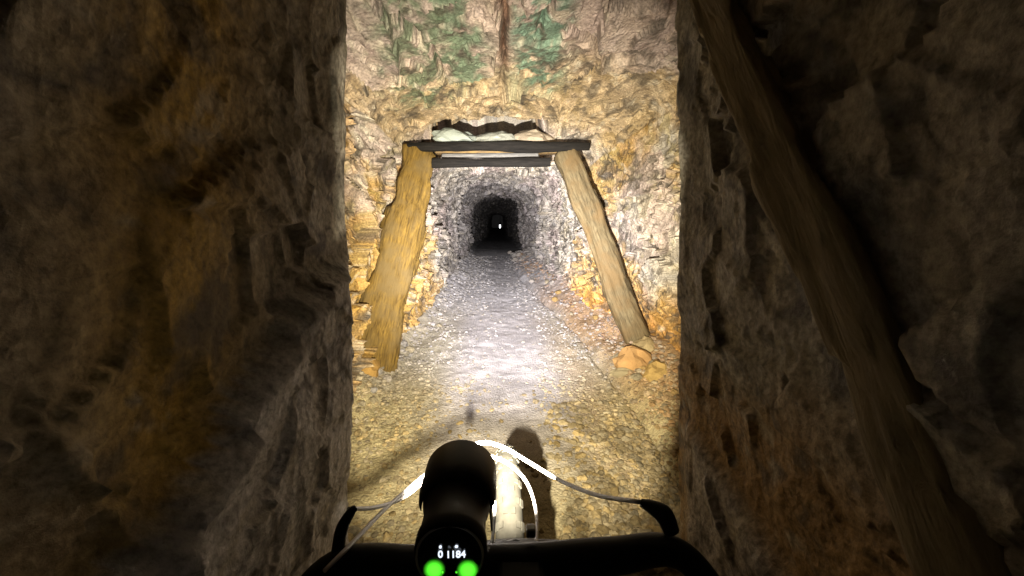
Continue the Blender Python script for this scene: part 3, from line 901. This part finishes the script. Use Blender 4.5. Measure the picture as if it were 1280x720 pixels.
# added hood round the emitter: its plates and roof cut off the beam
def plate(name, quad, th, parent):
    q = np.array(quad, float)
    n = np.cross(q[1] - q[0], q[2] - q[0])
    n = n / np.linalg.norm(n) * th
    v = np.vstack([q, q + n])
    f = [(0, 1, 2, 3), (7, 6, 5, 4), (0, 4, 5, 1), (1, 5, 6, 2), (2, 6, 7, 3), (3, 7, 4, 0)]
    me = bpy.data.meshes.new(name)
    me.from_pydata(v.tolist(), [], f)
    me.update()
    return link(name, me, M_LBLACK, parent)
ex, ey, ez = LED[0] - LX, LED[1] - 0.34, LED[2] - LZ
yb, yf = 0.0210, ey + 0.050
def side(ax_t, ax_b, s, top):
    xt, xb = ex + s * 0.050 * math.tan(R(ax_t)), ex + s * 0.050 * math.tan(R(ax_b))
    return [(xt, yf, ez + top), (xt, yb, ez + top), (xb, yb, ez - 0.045), (xb, yf, ez - 0.045)]
plate('beam_cutoff_plate', side(23.4, 30.0, -1, 0.0205), 0.003, lamp)
plate('beam_cutoff_plate', side(30.5, 33.5, 1, 0.009)[::-1], 0.002, lamp)
hr = lathe_mesh('beam_hood_roof', [(0.0352, yb - 0.012), (0.0385, yb - 0.004), (0.0400, yb + 0.006), (0.0400, yb + 0.047), (0.0388, yb + 0.050), (0.0375, yb + 0.047), (0.0375, yb), (0.0340, yb - 0.012)], 'y', 64)
bm = bmesh.new()
bm.from_mesh(hr)
bmesh.ops.delete(bm, geom=[v for v in bm.verts if v.co.z < -0.002], context='VERTS')
link('beam_hood_roof', bm_mesh('beam_hood_roof', bm), M_LBLACK, lamp)
# round display on the back, tipped up a little
face = link('display', lathe_mesh('display', [(0.0004, 0.0), (0.0272, 0.0), (0.0276, 0.0012), (0.0004, 0.0014)], 'y', 48), M_FACE, lamp, loc=(0, -0.0462, 0.0))
ring = link('bezel', lathe_mesh('bezel', [(0.0276, -0.0006), (0.0292, -0.0002), (0.0296, 0.004), (0.0276, 0.004)], 'y', 64), M_RING, face)
def blob(name, cx, cz, rx, rz, mat, jag, seed):
    n = 22
    r_ = random.Random(seed)
    v, f = [], []
    for k in range(n):
        a_ = 2 * math.pi * k / n
        q = 1 + jag * (r_.random() - 0.5)
        v.append((cx + rx * q * math.cos(a_), -0.0012, cz + rz * q * math.sin(a_)))
    v += [(p[0], -0.0003, p[2]) for p in v]
    f.append(tuple(range(n)))
    f += [(k, n + k, n + (k + 1) % n, (k + 1) % n) for k in range(n)]
    me = bpy.data.meshes.new(name)
    me.from_pydata(v, [], f)
    me.update()
    return link(name, me, mat, face)
blob('indicator', -0.0130, -0.0100, 0.0098, 0.0100, M_GREEN, 0.2, 1)
blob('indicator', 0.0150, -0.0115, 0.0098, 0.0100, M_GREEN, 0.2, 2)
blob('indicator_dot', -0.0060, -0.0125, 0.0013, 0.0018, M_GREEN, 0.2, 3)
blob('indicator_dot', 0.0060, -0.0130, 0.0014, 0.0014, M_GREEN, 0.2, 4)
def text_mesh(name, s, size, cx, cz):
    cu = bpy.data.curves.new(name, 'FONT')
    cu.body = s
    cu.size = size
    cu.align_x, cu.align_y = 'CENTER', 'CENTER'
    cu.extrude = 0.0003
    cu.offset = 0.0002
    t = bpy.data.objects.new(name, cu)
    COL.objects.link(t)
    dg = bpy.context.evaluated_depsgraph_get()
    me = bpy.data.meshes.new_from_object(t.evaluated_get(dg))
    bpy.data.objects.remove(t)
    me.transform(Matrix.Translation((cx, -0.0012, cz)) @ Matrix.Rotation(R(90), 4, 'X'))
    me.materials.clear()
    return link(name, me, M_DIGIT, face)
text_mesh('digits', '0', 0.0085, -0.0075, 0.0035)
text_mesh('digits', '1184', 0.0085, 0.0055, 0.0030)
blob('display_mark', -0.0075, 0.0100, 0.0012, 0.0012, M_DIGIT, 0.1, 5)
blob('display_mark', 0.0062, 0.0100, 0.0014, 0.0011, M_DIGIT, 0.1, 6)
face.rotation_euler = (R(-6), 0, 0)
bm = bmesh.new()
box_bm(bm, 0, -0.004, -0.036, 0.024, 0.034, 0.012)
link('clamp', bm_mesh('clamp', bm, 0.003), M_LBLACK, lamp)

def spot(name, w, col_, size, blend, rad, down, right):
    ld = bpy.data.lights.new(name, 'SPOT')
    ld.energy = w
    ld.color = col_
    ld.spot_size = R(size)
    ld.spot_blend = blend
    ld.shadow_soft_size = rad
    o = bpy.data.objects.new(name, ld)
    COL.objects.link(o)
    o.location = (LED[0], LED[1], LED[2])
    o.rotation_euler = (R(90 - down), 0, R(-right))
    return o
fd = bpy.data.lights.new('flood_beam', 'AREA')          # the lamp's wide beam, an upright strip shaped to blur cable shadows
fd.shape = 'RECTANGLE'
fd.size, fd.size_y = 0.0026, 0.026
fd.spread = R(116)
fd.energy, fd.color = FLOOD_W, FLOOD_COL
fo = bpy.data.objects.new('flood_beam', fd)
COL.objects.link(fo)
fo.location = LED
fo.rotation_euler = (R(90 + 9), 0, R(-3))
spot('spot_beam', SPOT_W, SPOT_COL, 50, 1.0, 0.018, 4, 3)

# ------------------------------------------------------------------ light far down the tunnel
M_FAR = glow_mat('distant lamp glow', (0.95, 0.98, 1.0), 4.0)
fl = empty('distant_lamp', (0.191, 30.0, 0.432), 'tiny white light far down the dark tunnel', 'lamp')
link('glass', lathe_mesh('glass', [(0.001, -0.13), (0.05, -0.11), (0.055, 0.0), (0.05, 0.11), (0.001, 0.13)], 'z', 20), M_FAR, fl)
link('lid', lathe_mesh('lid', [(0.001, 0.131), (0.06, 0.131), (0.055, 0.16), (0.001, 0.20)], 'z', 20), M_BLACK, fl)
link('base', lathe_mesh('base', [(0.001, -0.18), (0.06, -0.18), (0.06, -0.131), (0.001, -0.131)], 'z', 20), M_BLACK, fl)
link('hanger', tube_mesh('hanger', [(0, 0, 0.19), (0, 0, 0.95)], 0.006, ns=6), M_BLACK, fl)
